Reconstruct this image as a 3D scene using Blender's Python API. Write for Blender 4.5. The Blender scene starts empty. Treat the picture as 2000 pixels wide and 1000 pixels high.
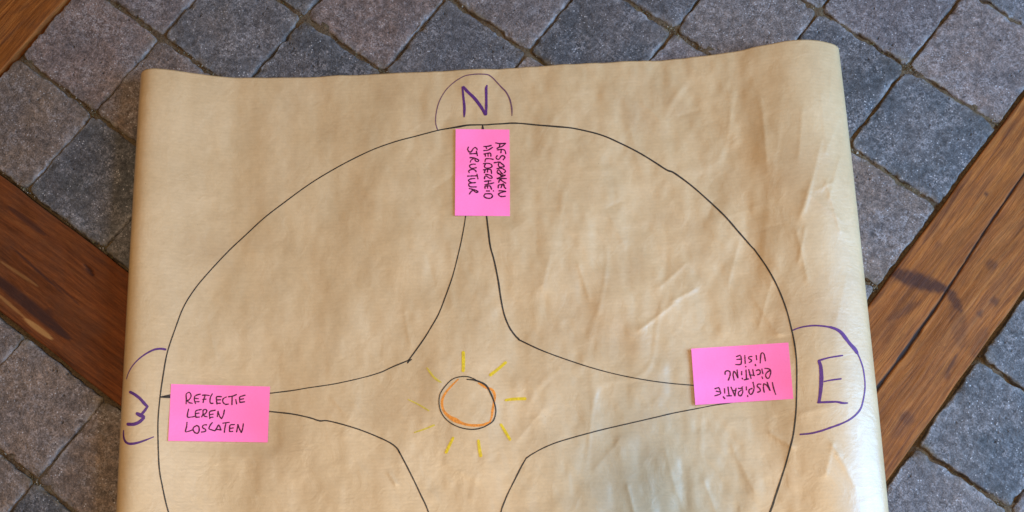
import bpy, math, random
import numpy as np
from mathutils import Matrix, Vector
random.seed(7); rng = np.random.default_rng(7)
scene = bpy.context.scene
col = scene.collection

# ------------------------------------------------------------------ camera
S = 0.143                                    # paving module in metres
CAM = np.array([0.38352, -0.22882, 1.24135])
R = np.array([[0.79357777, 0.60759901, -0.03252325],
              [0.59613791, -0.78709033, -0.15845635],
              [-0.12187666, 0.10635909, -0.98683019]])   # rows: right, down, forward
F = 1926.0; CX = 1000.0; CY = 1000.0         # focal length and principal point in photo pixels
cd = bpy.data.cameras.new('camera'); cam = bpy.data.objects.new('camera', cd); col.objects.link(cam)
cam.matrix_world = Matrix([[R[0][i], -R[1][i], -R[2][i], CAM[i]] for i in range(3)] + [[0, 0, 0, 1]])
cd.sensor_fit = 'HORIZONTAL'; cd.sensor_width = 36.0; cd.lens = F * 36 / 2000; cd.shift_y = 0.25
cd.clip_start = 0.05; cd.clip_end = 100
scene.camera = cam
scene.render.resolution_x = 1024; scene.render.resolution_y = 512

def at(x, y, z=0.0):
    d = np.array([(x - CX) / F, (y - CY) / F, 1.0]) @ R
    return CAM + d * ((z - CAM[2]) / d[2])

C0 = at(950, 600); EX = at(1450, 600) - C0; EX /= np.linalg.norm(EX)
EY = np.array([EX[1], -EX[0], 0.0])          # towards the viewer (down in the photograph)

# ------------------------------------------------------------------ light
w = bpy.data.worlds.new('World'); scene.world = w; w.use_nodes = True
w.node_tree.nodes['Background'].inputs[0].default_value = (1.0, 0.68, 0.36, 1)
w.node_tree.nodes['Background'].inputs[1].default_value = 0.10
def area(name, pos, target, size, size_y, power, color):
    l = bpy.data.lights.new(name, 'AREA'); l.shape = 'RECTANGLE'; l.size = size; l.size_y = size_y
    l.energy = power; l.color = color
    o = bpy.data.objects.new(name, l); col.objects.link(o)
    o.location = pos
    o.rotation_euler = (Vector(target) - Vector(pos)).to_track_quat('-Z', 'Y').to_euler()
    return o
NAD = np.array([CAM[0], CAM[1], 0.0])
area('window_light', C0 + EX * 2.05 + EY * 0.30 + np.array([0, 0, 1.22]), C0 + EX * 0.1, 1.1, 1.3, 128, (0.29, 0.58, 1.0))
area('roof_window', C0 + EX * 1.0 - EY * 0.3 + np.array([0, 0, 2.9]), C0 + EX * 0.2, 2.0, 2.0, 15, (1.0, 0.94, 0.92))
area('ceiling_light', NAD - EX * 0.13 + EY * 0.25 + np.array([0, 0, 2.45]), NAD - EX * 0.05 + EY * 0.0, 0.19, 0.19, 42, (1.0, 0.735, 0.45))
vs = scene.view_settings
vs.view_transform = 'Standard'; vs.look = 'None'; vs.exposure = 0.0; vs.gamma = 1.0; vs.use_curve_mapping = False

# ------------------------------------------------------------------ helpers
def vnoise(x, y, seed=0):
    x = np.asarray(x, float); y = np.asarray(y, float)
    xi = np.floor(x).astype(np.int64); yi = np.floor(y).astype(np.int64)
    fx = x - xi; fy = y - yi
    fx = fx * fx * fx * (fx * (fx * 6 - 15) + 10); fy = fy * fy * fy * (fy * (fy * 6 - 15) + 10)
    def h(a, b):
        n = (a * 374761393 + b * 668265263 + seed * 974634777) & 0xffffffff
        n = ((n ^ (n >> 13)) * 1274126177) & 0xffffffff
        n = n ^ (n >> 16)
        return (n & 0xffff) / 32767.5 - 1.0
    a = h(xi, yi); b = h(xi + 1, yi); c = h(xi, yi + 1); d = h(xi + 1, yi + 1)
    return (a * (1 - fx) + b * fx) * (1 - fy) + (c * (1 - fx) + d * fx) * fy

def smooth(a, b, x):
    t = np.clip((x - a) / (b - a), 0, 1); return t * t * (3 - 2 * t)

def seg(px, py, a, b):
    """distance of points to the segment a-b and the position along it"""
    a = np.array(a[:2]); b = np.array(b[:2]); d = b - a; L = d @ d
    t = ((px - a[0]) * d[0] + (py - a[1]) * d[1]) / L
    tc = np.clip(t, 0, 1)
    dx = px - a[0] - tc * d[0]; dy = py - a[1] - tc * d[1]
    side = ((px - a[0]) * d[1] - (py - a[1]) * d[0]) / math.sqrt(L)
    return np.hypot(dx, dy), t, side

def mesh_obj(name, V, Fq, mat, parent=None, smoothf=True, loc=None):
    V = np.asarray(V, float).reshape(-1, 3)
    me = bpy.data.meshes.new(name)
    Fq = np.asarray(Fq, dtype=np.int32)
    n, k = Fq.shape
    me.vertices.add(len(V)); me.vertices.foreach_set('co', V.ravel())
    me.loops.add(n * k); me.loops.foreach_set('vertex_index', Fq.ravel())
    me.polygons.add(n)
    me.polygons.foreach_set('loop_start', np.arange(0, n * k, k, dtype=np.int32))
    me.polygons.foreach_set('loop_total', np.full(n, k, dtype=np.int32))
    me.update(calc_edges=True); me.validate()
    me.polygons.foreach_set('use_smooth', np.full(len(me.polygons), bool(smoothf)))
    me.materials.append(mat)
    o = bpy.data.objects.new(name, me); col.objects.link(o)
    if loc is not None: o.location = loc
    if parent is not None: o.parent = parent
    return o

def grid_faces(ny, nx, off=0, flip=False):
    i = np.arange(ny - 1)[:, None] * nx + np.arange(nx - 1)[None, :]
    q = np.stack([i, i + 1, i + nx + 1, i + nx], -1).reshape(-1, 4) + off
    return q[:, ::-1] if flip else q

def set_attr(o, name, values):
    a = o.data.attributes.new(name, 'FLOAT', 'POINT'); a.data.foreach_set('value', np.asarray(values, np.float32).ravel())

class N:                                      # small node-tree writer
    def __init__(s, name):
        s.m = bpy.data.materials.new(name); s.m.use_nodes = True; s.t = s.m.node_tree
        s.b = s.t.nodes['Principled BSDF']
    def n(s, typ, **kw):
        nd = s.t.nodes.new(typ)
        for k, v in kw.items(): setattr(nd, k, v)
        return nd
    def put(s, sock, v):
        if hasattr(v, 'is_output'): s.t.links.new(v, sock)
        elif isinstance(v, (tuple, list)) and len(v) == 3 and sock.type == 'RGBA': sock.default_value = (*v, 1)
        else: sock.default_value = v
    def tex(s): return s.n('ShaderNodeTexCoord').outputs['Object']
    def mapping(s, v, scale=(1, 1, 1), loc=(0, 0, 0), rot=(0, 0, 0)):
        m = s.n('ShaderNodeMapping'); s.put(m.inputs[0], v); m.inputs[3].default_value = scale
        m.inputs[2].default_value = rot
        s.put(m.inputs[1], loc); return m.outputs[0]
    def noise(s, v, scale, detail=4, rough=0.5, dist=0.0):
        m = s.n('ShaderNodeTexNoise'); s.put(m.inputs['Vector'], v); m.inputs['Scale'].default_value = scale
        m.inputs['Detail'].default_value = detail; m.inputs['Roughness'].default_value = rough
        m.inputs['Distortion'].default_value = dist; return m.outputs[0]
    def vor(s, v, scale, feature='F1'):
        m = s.n('ShaderNodeTexVoronoi', feature=feature); s.put(m.inputs['Vector'], v); m.inputs['Scale'].default_value = scale
        return m.outputs[0]
    def ramp(s, v, stops):
        m = s.n('ShaderNodeValToRGB'); s.put(m.inputs[0], v); e = m.color_ramp.elements
        while len(e) < len(stops): e.new(0.5)
        for el, (p, c) in zip(e, stops):
            el.position = p; el.color = (*c, 1) if isinstance(c, tuple) else (c, c, c, 1)
        return m.outputs[0]
    def mix(s, f, a, b, mode='MIX'):
        m = s.n('ShaderNodeMix', data_type='RGBA', blend_type=mode)
        s.put(m.inputs[0], f); s.put(m.inputs[6], a); s.put(m.inputs[7], b); return m.outputs[2]
    def math(s, op, a, b=0.0, c=0.0):
        m = s.n('ShaderNodeMath', operation=op); s.put(m.inputs[0], a); s.put(m.inputs[1], b); s.put(m.inputs[2], c); return m.outputs[0]
    def attr(s, name): return s.n('ShaderNodeAttribute', attribute_name=name).outputs['Fac']
    def bump(s, h, strength, dist, prev=None):
        m = s.n('ShaderNodeBump'); m.inputs['Strength'].default_value = strength; m.inputs['Distance'].default_value = dist
        s.put(m.inputs['Height'], h)
        if prev is not None: s.put(m.inputs['Normal'], prev)
        return m.outputs[0]
    def done(s, color, rough=0.6, spec=0.5, normal=None):
        s.put(s.b.inputs['Base Color'], color); s.put(s.b.inputs['Roughness'], rough)
        s.b.inputs['Specular IOR Level'].default_value = spec
        if normal is not None: s.put(s.b.inputs['Normal'], normal)
        return s.m

# ------------------------------------------------------------------ materials
def mat_paver():
    k = N('tumbled_concrete')
    info = k.n('ShaderNodeObjectInfo')
    off = k.n('ShaderNodeVectorMath', operation='SCALE'); off.inputs[0].default_value = (13.1, 7.7, 3.3)
    k.put(off.inputs[3], k.math('MULTIPLY', info.outputs['Random'], 10.0))
    v = k.mapping(k.tex(), loc=off.outputs[0])
    c = info.outputs['Color']
    big = k.noise(v, 14, 5, 0.6)
    c1 = k.mix(k.ramp(big, [(0.38, 0.0), (0.66, 0.55)]), c, (0.066, 0.060, 0.064))
    warm = k.noise(k.mapping(v, loc=(5, 2, 1)), 9, 4, 0.6)
    c2 = k.mix(k.ramp(warm, [(0.50, 0.0), (0.75, 0.45)]), c1, (0.175, 0.135, 0.120))
    mott = k.noise(v, 110, 5, 0.75)
    c3 = k.mix(1.0, c2, k.ramp(mott, [(0.30, 0.42), (0.5, 0.95), (0.70, 1.75)]), 'MULTIPLY')
    grain = k.noise(v, 420, 3, 0.8)
    c4 = k.mix(1.0, c3, k.ramp(grain, [(0.3, 0.50), (0.5, 0.95), (0.70, 1.65)]), 'MULTIPLY')
    # pale grains of aggregate and whitish bloom
    sp = k.vor(v, 230)
    spm = k.math('MULTIPLY', k.ramp(sp, [(0.10, 1.0), (0.26, 0.0)]), k.ramp(k.noise(v, 55, 3), [(0.46, 0.0), (0.64, 0.95)]))
    c5 = k.mix(spm, c4, (0.46, 0.43, 0.43))
    bloom = k.math('MULTIPLY', k.ramp(k.noise(v, 26, 6, 0.75), [(0.47, 0.0), (0.68, 0.62)]), k.ramp(k.noise(v, 210, 4, 0.75), [(0.47, 0.0), (0.60, 1.0)]))
    c6 = k.mix(bloom, c5, (0.36, 0.32, 0.32))
    # worn pale arris, soil in the pits
    edge = k.attr('edge')
    em = k.math('MULTIPLY', edge, k.ramp(k.noise(v, 90, 5, 0.7), [(0.40, 0.0), (0.62, 0.75)]))
    c7 = k.mix(em, c6, (0.36, 0.34, 0.35))
    soil = k.attr('soil')
    sm = k.math('MULTIPLY', soil, k.ramp(k.noise(v, 140, 4, 0.7), [(0.35, 0.1), (0.60, 1.0)]))
    c8 = k.mix(sm, c7, k.ramp(k.noise(v, 60, 3), [(0.4, (0.060, 0.040, 0.022)), (0.6, (0.13, 0.10, 0.062))]))
    pits = k.ramp(k.vor(k.mapping(v, loc=(3, 1, 2)), 75), [(0.05, 1.0), (0.17, 0.0)])
    pm = k.math('MULTIPLY', pits, k.ramp(k.noise(v, 20, 2), [(0.48, 0.0), (0.58, 0.85)]))
    c9 = k.mix(pm, c8, (0.03, 0.027, 0.026))
    nb = k.bump(mott, 0.9, 0.0022)
    nb = k.bump(grain, 0.9, 0.0012, nb)
    nb = k.bump(pm, 0.8, 0.0018, k.bump(k.noise(v, 900, 2, 0.7), 0.5, 0.0004, nb)); nb.node.invert = True
    return k.done(c9, k.ramp(mott, [(0.3, 0.80), (0.7, 0.56)]), 0.38, nb)

def mat_soil():
    k = N('joint_soil'); v = k.tex()
    n1 = k.noise(v, 60, 6, 0.7); n2 = k.noise(v, 350, 4, 0.75)
    c = k.ramp(n1, [(0.3, (0.045, 0.028, 0.015)), (0.5, (0.112, 0.074, 0.042)), (0.66, (0.090, 0.066, 0.032)), (0.8, (0.20, 0.15, 0.10))])
    c = k.mix(1.0, c, k.ramp(n2, [(0.3, 0.5), (0.7, 1.5)]), 'MULTIPLY')
    return k.done(c, 0.95, 0.2, k.bump(n2, 0.9, 0.003, k.bump(n1, 0.8, 0.004)))

def mat_wood(name, dark, mid, light, fine, soilamt, rough):
    k = N(name); v = k.tex()
    warp = k.noise(k.mapping(v, (3.0, 9, 9)), 1.0, 3, 0.5)
    wv = k.n('ShaderNodeVectorMath', operation='ADD')
    kx = k.n('ShaderNodeCombineXYZ'); k.put(kx.inputs[1], k.math('MULTIPLY', k.math('SUBTRACT', warp, 0.5), 0.030))
    k.put(wv.inputs[0], v); k.put(wv.inputs[1], kx.outputs[0]); v2 = wv.outputs[0]
    g1 = k.noise(k.mapping(v2, (6, 190, 190)), 1.0, 6, 0.72)
    g2 = k.noise(k.mapping(v2, (30, fine, fine)), 1.0, 4, 0.7)
    g3 = k.noise(k.mapping(v2, (2.4, 26, 26)), 1.0, 3, 0.5)
    c = k.ramp(g1, [(0.28, dark), (0.50, mid), (0.74, light)])
    c = k.mix(k.ramp(g3, [(0.4, 0.0), (0.7, 0.6)]), c, tuple(0.55 * a for a in mid))
    c = k.mix(1.0, c, k.ramp(g2, [(0.28, 0.58), (0.5, 1.0), (0.72, 1.35)]), 'MULTIPLY')
    bl = k.noise(v, 22, 6, 0.7)
    c = k.mix(k.ramp(bl, [(0.45, 0.0), (0.75, soilamt)]), c, (0.055, 0.028, 0.018))
    sc = k.ramp(k.noise(k.mapping(v, (60, 260, 100), rot=(0, 0, 0.5)), 1.0, 3, 0.8), [(0.62, 0.0), (0.76, 0.35)])
    c = k.mix(k.math('MULTIPLY', sc, k.ramp(k.noise(v, 12, 4), [(0.42, 0.0), (0.6, 1.0)])), c, tuple(min(1, 1.5 * a) for a in light))
    dk = k.attr('dark'); lt = k.attr('light')
    rag = k.ramp(k.noise(k.mapping(v2, (60, 300, 200)), 1.0, 5, 0.8), [(0.25, 0.6), (0.50, 1.0)])
    c = k.mix(k.math('MULTIPLY', dk, rag), c, (0.036, 0.014, 0.010))
    c = k.mix(k.math('MULTIPLY', lt, rag), c, (0.34, 0.17, 0.055))
    c = k.mix(k.attr('crack'), c, (0.026, 0.019, 0.019))
    nb = k.bump(g2, 0.55, 0.0011, k.bump(g1, 0.5, 0.0015))
    nb = k.bump(k.noise(v, 260, 4, 0.7), 0.35, 0.0008, nb)
    return k.done(c, k.math('ADD', k.math('MULTIPLY', bl, 0.35), rough - 0.04), 0.14, nb)

def mat_kraft():
    k = N('kraft_paper'); v = k.tex()           # local x across the sheet, y down the sheet
    fib = k.noise(k.mapping(v, (150, 210, 150)), 1.0, 5, 0.75)
    cloud = k.noise(v, 7.0, 5, 0.62); cl2 = k.noise(k.mapping(v, (24, 13, 13)), 1.0, 4, 0.6)
    c = k.ramp(cloud, [(0.30, (0.435, 0.270, 0.126)), (0.50, (0.492, 0.320, 0.156)), (0.70, (0.540, 0.363, 0.190))])
    c = k.mix(1.0, c, k.ramp(cl2, [(0.3, 0.93), (0.7, 1.06)]), 'MULTIPLY')
    c = k.mix(1.0, c, k.ramp(fib, [(0.3, 0.93), (0.7, 1.06)]), 'MULTIPLY')
    wave = k.n('ShaderNodeTexWave', wave_type='BANDS', bands_direction='Y')
    k.put(wave.inputs['Vector'], v); wave.inputs['Scale'].default_value = 68; wave.inputs['Distortion'].default_value = 0.5
    wave.inputs['Detail'].default_value = 1; rib = wave.outputs['Fac']
    ribm = k.math('MULTIPLY', rib, k.ramp(k.noise(v, 4, 2), [(0.35, 0.3), (0.6, 1.0)]))
    c = k.mix(1.0, c, k.ramp(rib, [(0.0, 0.985), (1.0, 1.01)]), 'MULTIPLY')
    fl = k.math('MULTIPLY', k.ramp(k.vor(v, 70), [(0.03, 1.0), (0.06, 0.0)]), k.ramp(k.noise(v, 23, 1), [(0.66, 0.0), (0.7, 0.6)]))
    c = k.mix(fl, c, (0.16, 0.09, 0.04))
    cr = k.noise(v, 34, 6, 0.62, 0.9)
    nb = k.bump(ribm, 0.09, 0.0002)
    nb = k.bump(cr, 0.6, 0.0014, nb)
    nb = k.bump(k.noise(v, 120, 5, 0.7), 0.30, 0.0006, nb)
    nb = k.bump(fib, 0.25, 0.00025, nb)
    k.b.inputs['Coat Weight'].default_value = 0.75; k.b.inputs['Coat Roughness'].default_value = 0.44; k.b.inputs['Coat IOR'].default_value = 1.6
    k.put(k.b.inputs['Coat Normal'], nb)
    return k.done(c, k.ramp(cl2, [(0.3, 0.46), (0.7, 0.56)]), 0.7, nb)

def mat_note():
    k = N('pink_note'); v = k.tex()
    c = k.mix(k.ramp(k.noise(v, 9, 2), [(0.35, 0.0), (0.65, 1.0)]), (0.96, 0.17, 0.36), (0.94, 0.20, 0.46))
    c = k.mix(1.0, c, k.ramp(k.noise(v, 500, 3), [(0.3, 0.96), (0.7, 1.03)]), 'MULTIPLY')
    return k.done(c, 0.62, 0.3, k.bump(k.noise(v, 60, 4), 0.12, 0.0012))

def mat_ink(name, color, alpha=1.0, streak=0.0, rough=0.45):
    k = N(name); v = k.tex()
    n = k.noise(v, 330, 4, 0.75)
    c = k.mix(1.0, color, k.ramp(n, [(0.3, 0.75), (0.7, 1.3)]), 'MULTIPLY')
    m = k.done(c, rough, 0.4)
    a = k.ramp(n, [(0.28, max(0.0, alpha - streak)), (0.62, alpha)])
    k.put(k.b.inputs['Alpha'], a)
    return m

M_PAV = mat_paver(); M_SOIL = mat_soil(); M_KRAFT = mat_kraft(); M_NOTE = mat_note()
M_OAK = mat_wood('orange_brown_oak', (0.100, 0.027, 0.006), (0.225, 0.070, 0.013), (0.325, 0.120, 0.026), 520, 0.35, 0.52)
M_RED = mat_wood('dark_red_brown_oak', (0.055, 0.014, 0.004), (0.125, 0.034, 0.009), (0.175, 0.055, 0.015), 300, 0.40, 0.50)
M_BLACK = mat_ink('black_marker', (0.016, 0.014, 0.013), 0.93, 0.25)
M_PURPLE = mat_ink('purple_marker', (0.085, 0.020, 0.125), 0.95, 0.15)
M_PURPLE_THIN = mat_ink('thin_purple_marker', (0.12, 0.045, 0.085), 0.88, 0.25)
M_YELLOW = mat_ink('yellow_marker', (0.66, 0.44, 0.008), 0.88, 0.12)
M_YELLOW_FAINT = mat_ink('faint_yellow_marker', (0.62, 0.45, 0.03), 0.70, 0.2)
M_ORANGE = mat_ink('orange_marker', (0.70, 0.22, 0.02), 0.92, 0.25)
M_PEN = mat_ink('note_pen', (0.050, 0.002, 0.022), 0.97, 0.22)
def mat_crumb():
    k = N('soil_crumb'); g = k.n('ShaderNodeNewGeometry')
    return k.done(k.ramp(g.outputs['Random Per Island'], [(0.0, (0.045, 0.030, 0.016)), (0.45, (0.115, 0.078, 0.042)), (0.75, (0.085, 0.075, 0.030)), (0.93, (0.30, 0.26, 0.21))]), 0.95, 0.2)
M_CRUMB = mat_crumb()

# ------------------------------------------------------------------ the floor
XR0, XR1 = 3.035 * S, 4.085 * S               # right-hand beam
YL0, YL1 = -2.055 * S, -1.03 * S              # left-hand beam
XC1 = -5.035 * S; XC0 = XC1 - 1.05 * S        # beam at the upper left
# soil bed (the floor itself), risen in the wide joints
bx = np.arange(-9 * S, 9.5 * S, 0.0042); by = np.arange(-8 * S, 11 * S, 0.0042)
BX, BY = np.meshgrid(bx, by)
ky = BY / S; dk = np.abs(ky - np.round(ky)) * S
bz = np.where(dk < 0.012, -0.0048, -0.013) + 0.0024 * vnoise(BX / 0.013, BY / 0.013, 3) + 0.0012 * vnoise(BX / 0.005, BY / 0.005, 4) + 0.0016 * vnoise(BX / 0.06, BY / 0.06, 5)
km = BX / S; dm = np.abs(km - np.round(km)) * S
bz = np.where((dm < 0.012) & (dk < 0.016), -0.0040 + 0.0022 * vnoise(BX / 0.008, BY / 0.008, 6), bz)
for (x0, x1, y0, y1) in ((XR0, XR1, -9, 9), (-9, XR0, YL0, YL1), (XC0, XC1, YL1, 9)):
    m = 0.004
    bz = np.where((BX > x0 - m) & (BX < x1 + m) & (BY > y0 - m) & (BY < y1 + m), -0.016, bz)
floor = mesh_obj('floor', np.stack([BX, BY, bz], -1), grid_faces(*BX.shape), M_SOIL)
floor['kind'] = 'structure'

BLUE = (0.094, 0.086, 0.094); DARK = (0.062, 0.060, 0.066); BROWN = (0.178, 0.122, 0.112); TAUPE = (0.165, 0.113, 0.092); GREY = (0.140, 0.108, 0.107)
PCOL = {(0, -5): BROWN, (1, -4): BLUE, (-1, -5): TAUPE, (-1, -4): DARK, (0, -4): TAUPE, (2, -3): BROWN, (1, -3): DARK, (2, -2): BLUE, (3, -2): GREY, (3, -1): DARK,
        (4, 0): GREY, (3, 0): GREY, (4, 1): DARK, (5, 1): GREY, (5, 2): BROWN, (4, 2): DARK, (3, 2): TAUPE, (3, 1): TAUPE, (4, -1): BLUE, (5, 0): BLUE, (6, 2): BLUE,
        (-3, -3): TAUPE, (-3, -2): TAUPE, (-4, -3): TAUPE, (-4, -2): DARK, (-3, -4): TAUPE, (2, 4): DARK, (1, 4): GREY, (3, 4): BLUE, (2, 5): GREY, (1, -5): GREY}
NI = 34
def paver(cx, cy, hx, hy, colr, i):
    """tumbled concrete block: rounded corners, crumbling arrises, slightly uneven face"""
    def axis(h):
        e = [0, 0.0004, 0.0012, 0.0024, 0.004, 0.0065]
        return np.concatenate([-h + np.array(e), np.linspace(-h + 0.010, h - 0.010, NI), h - np.array(e[::-1])])
    X, Y = np.meshgrid(axis(hx), axis(hy))
    r = 0.006 + 0.004 * random.random()
    dx = np.maximum(np.abs(X) - (hx - r), 0); dy = np.maximum(np.abs(Y) - (hy - r), 0)
    mx = np.maximum(dx, dy); ln = np.hypot(dx, dy) + 1e-12
    s = np.where((dx > 0) & (dy > 0), mx / ln, 1.0)
    both = (dx > 0) & (dy > 0)
    X2 = np.where(both, np.sign(X) * (hx - r + dx * s), X); Y2 = np.where(both, np.sign(Y) * (hy - r + dy * s), Y)
    e = np.where(both, r - mx, np.minimum(hx - np.abs(X), hy - np.abs(Y)))
    # edges wander in and out
    wob = 0.0016 * vnoise((X2 + i) / 0.020, (Y2 + i * 3) / 0.020, i) + 0.0011 * vnoise((X2 + i) / 0.007, Y2 / 0.007, i + 50) + 0.0005 * vnoise(X2 / 0.0035, Y2 / 0.0035, i + 9)
    fall = np.exp(-np.maximum(e, 0) / 0.008)
    nrm = np.maximum(np.hypot(X2, Y2), 1e-6)
    X3 = X2 - np.sign(X2) * (np.abs(X2) > hx - 0.02) * (wob + 0.0008) * fall; Y3 = Y2 - np.sign(Y2) * (np.abs(Y2) > hy - 0.02) * (wob + 0.0008) * fall
    rz = 0.0028 + 0.0016 * vnoise(X2 / 0.017 + 5, Y2 / 0.017 + i, i + 70) + 0.0016 * vnoise(X2 / 0.006, Y2 / 0.006, i + 33)
    rz = np.clip(rz, 0.0009, 0.007)
    q = np.clip((rz - e) / rz, 0, 1)
    Z = -0.85 * rz * (1 - np.sqrt(np.maximum(1 - q * q, 0)))
    Z += 0.00055 * vnoise(X2 / 0.016, Y2 / 0.016, i + 1) + 0.0010 * vnoise(X2 / 0.05, Y2 / 0.05, i + 2) + 0.00035 * vnoise(X2 / 0.006, Y2 / 0.006, i + 4)
    chip = vnoise(X2 / 0.011, Y2 / 0.011, i + 123)
    Z -= 0.0040 * smooth(0.25, 0.8, chip) * np.exp(-np.maximum(e, 0) / 0.0045)
    tx, ty, tz = random.uniform(-1, 1) * 0.008, random.uniform(-1, 1) * 0.008, random.uniform(-0.0010, 0.0008)
    Z += tx * X + ty * Y + tz
    ny, nx = X.shape
    V = np.stack([X3, Y3, Z], -1).reshape(-1, 3)
    ring = np.concatenate([np.arange(nx), np.arange(1, ny) * nx + nx - 1, (ny - 1) * nx + np.arange(nx - 2, -1, -1), np.arange(ny - 2, 0, -1) * nx])
    low = V[ring].copy(); low[:, 2] = -0.045
    nv = len(V); nr = len(ring); jj = np.arange(nr); j2 = (jj + 1) % nr
    side = np.stack([ring, nv + jj, nv + j2, ring[j2]], -1)
    o = mesh_obj('paving_stone', np.concatenate([V, low]), np.concatenate([grid_faces(ny, nx), side]), M_PAV, floor, loc=(cx, cy, 0))
    set_attr(o, 'edge', np.concatenate([np.exp(-np.maximum(e, 0) / 0.0042).ravel() * smooth(-0.5, 0.3, vnoise(X2 / 0.03, Y2 / 0.03, i + 8)).ravel(), np.zeros(nr)]))
    soil = np.exp(-np.maximum(hy - np.abs(Y2), 0) / 0.0045) * smooth(-0.25, 0.5, vnoise(X2 / 0.02, Y2 / 0.01, i + 19)) + smooth(0.003, 0.0, e) * 0.5
    soil += 1.1 * np.exp(-np.hypot(hx - np.abs(X2), hy - np.abs(Y2)) / 0.008)
    set_attr(o, 'soil', np.concatenate([np.clip(soil, 0, 1).ravel(), np.ones(nr)]))
    j = random.uniform(0.86, 1.05)
    o.color = (colr[0] * j, colr[1] * j, colr[2] * j * random.uniform(0.88, 0.96), 1)
    return o

count = 0
def block(x0, x1, y0, y1, colr):
    global count
    gx = 0.0006 + 0.0005 * random.random(); gy = 0.0013 + 0.0009 * random.random()
    paver((x0 + x1) / 2, (y0 + y1) / 2, (x1 - x0) / 2 - gx, (y1 - y0) / 2 - gy, colr, count * 7 + 11); count += 1
# panel between the beams, rows k (towards the upper right) and columns m (towards the lower right)
for k in range(-1, 8):
    for m in range(-5, 3):
        if m - k < -9 or (k < 0 and m > 1): continue
        x0 = m * S if m > -5 else XC1 + 0.003; x1 = (m + 1) * S if m < 2 else XR0 - 0.003
        y0 = k * S if k > -1 else YL1 + 0.002; y1 = (k + 1) * S
        j = random.uniform(-1, 1) * 0.0018
        block(x0, x1, y0, y1, PCOL.get((k, m), random.choice([BLUE, DARK, BROWN, TAUPE, GREY])))
# beyond the right-hand beam
rnd = random.Random(3)
for k in range(-1, 7):
    for m in range(4, 7):
        x0 = XR1 + 0.004 if m == 4 else (m + 0.09) * S; x1 = (m + 1.09) * S
        block(x0, x1, (k - 0.015) * S, (k + 0.985) * S, PCOL.get((k, m), rnd.choice([BLUE, DARK, GREY, BLUE])))
# below the left-hand beam
for k in range(-3, -6, -1):
    for m in range(-6, 3):
        y1 = YL0 - 0.004 if k == -3 else (k + 1 - 0.06) * S
        block((m - 0.03) * S, min((m + 0.97) * S, XR0 - 0.003), (k - 0.06) * S, y1, PCOL.get((k, m), rnd.choice([TAUPE, BROWN, DARK, GREY])))

# crumbs of soil and moss lying in the wide joints
cv, cf = [], []
base = np.array([[1, 0, 0], [-1, 0, 0], [0, 1, 0], [0, -1, 0], [0, 0, 1], [0, 0, -1]], float)
bf = np.array([[0, 2, 4], [2, 1, 4], [1, 3, 4], [3, 0, 4], [2, 0, 5], [1, 2, 5], [3, 1, 5], [0, 3, 5]])
for q in range(14000):
    kk = random.randint(-5, 7); y = kk * S + random.gauss(0, 0.0022); x = random.uniform(-6 * S, 6 * S)
    if random.random() < 0.4: x = round(x / S) * S + random.gauss(0, 0.006)
    if vnoise(x / 0.03, y / 0.03, 77) < -0.25: continue
    if XR0 - 0.002 < x < XR1 + 0.002 or (YL0 - 0.002 < y < YL1 + 0.002 and x < XR0): continue
    if kk < -1: y -= 0.06 * S
    elif x > XR1: y -= 0.015 * S
    s_ = random.uniform(0.0005, 0.0013) * (1.7 if random.random() < 0.08 else 1.0)
    pts = base * s_ * rng.uniform(0.6, 1.3, (6, 3)) + [x, y, -0.0026 + random.uniform(-0.001, 0.0012)]
    cf.append(bf + 6 * len(cv)); cv.append(pts)
cr = mesh_obj('joint_crumbs', np.concatenate(cv), np.concatenate(cf), M_CRUMB, floor, smoothf=False); cr['kind'] = 'stuff'

def lens_mask(px, py, a, b, wd, soft=0.5):
    """spindle-shaped patch between two photo points, on the floor plane"""
    A = at(*a); B = at(*b); d, t, s = seg(px, py, A, B)
    ww = wd * S / 205 * np.sqrt(np.clip(4 * t * (1 - t), 0, 1)) + 1e-5
    return smooth(1.0, 1.0 - soft, np.abs(s) / ww) * ((t > 0) & (t < 1))
def spot(px, py, a, rad, soft=0.6):
    A = at(*a); rr = rad * S / 205
    return smooth(1.0, 1 - soft, np.hypot(px - A[0], py - A[1]) / rr)

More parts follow.
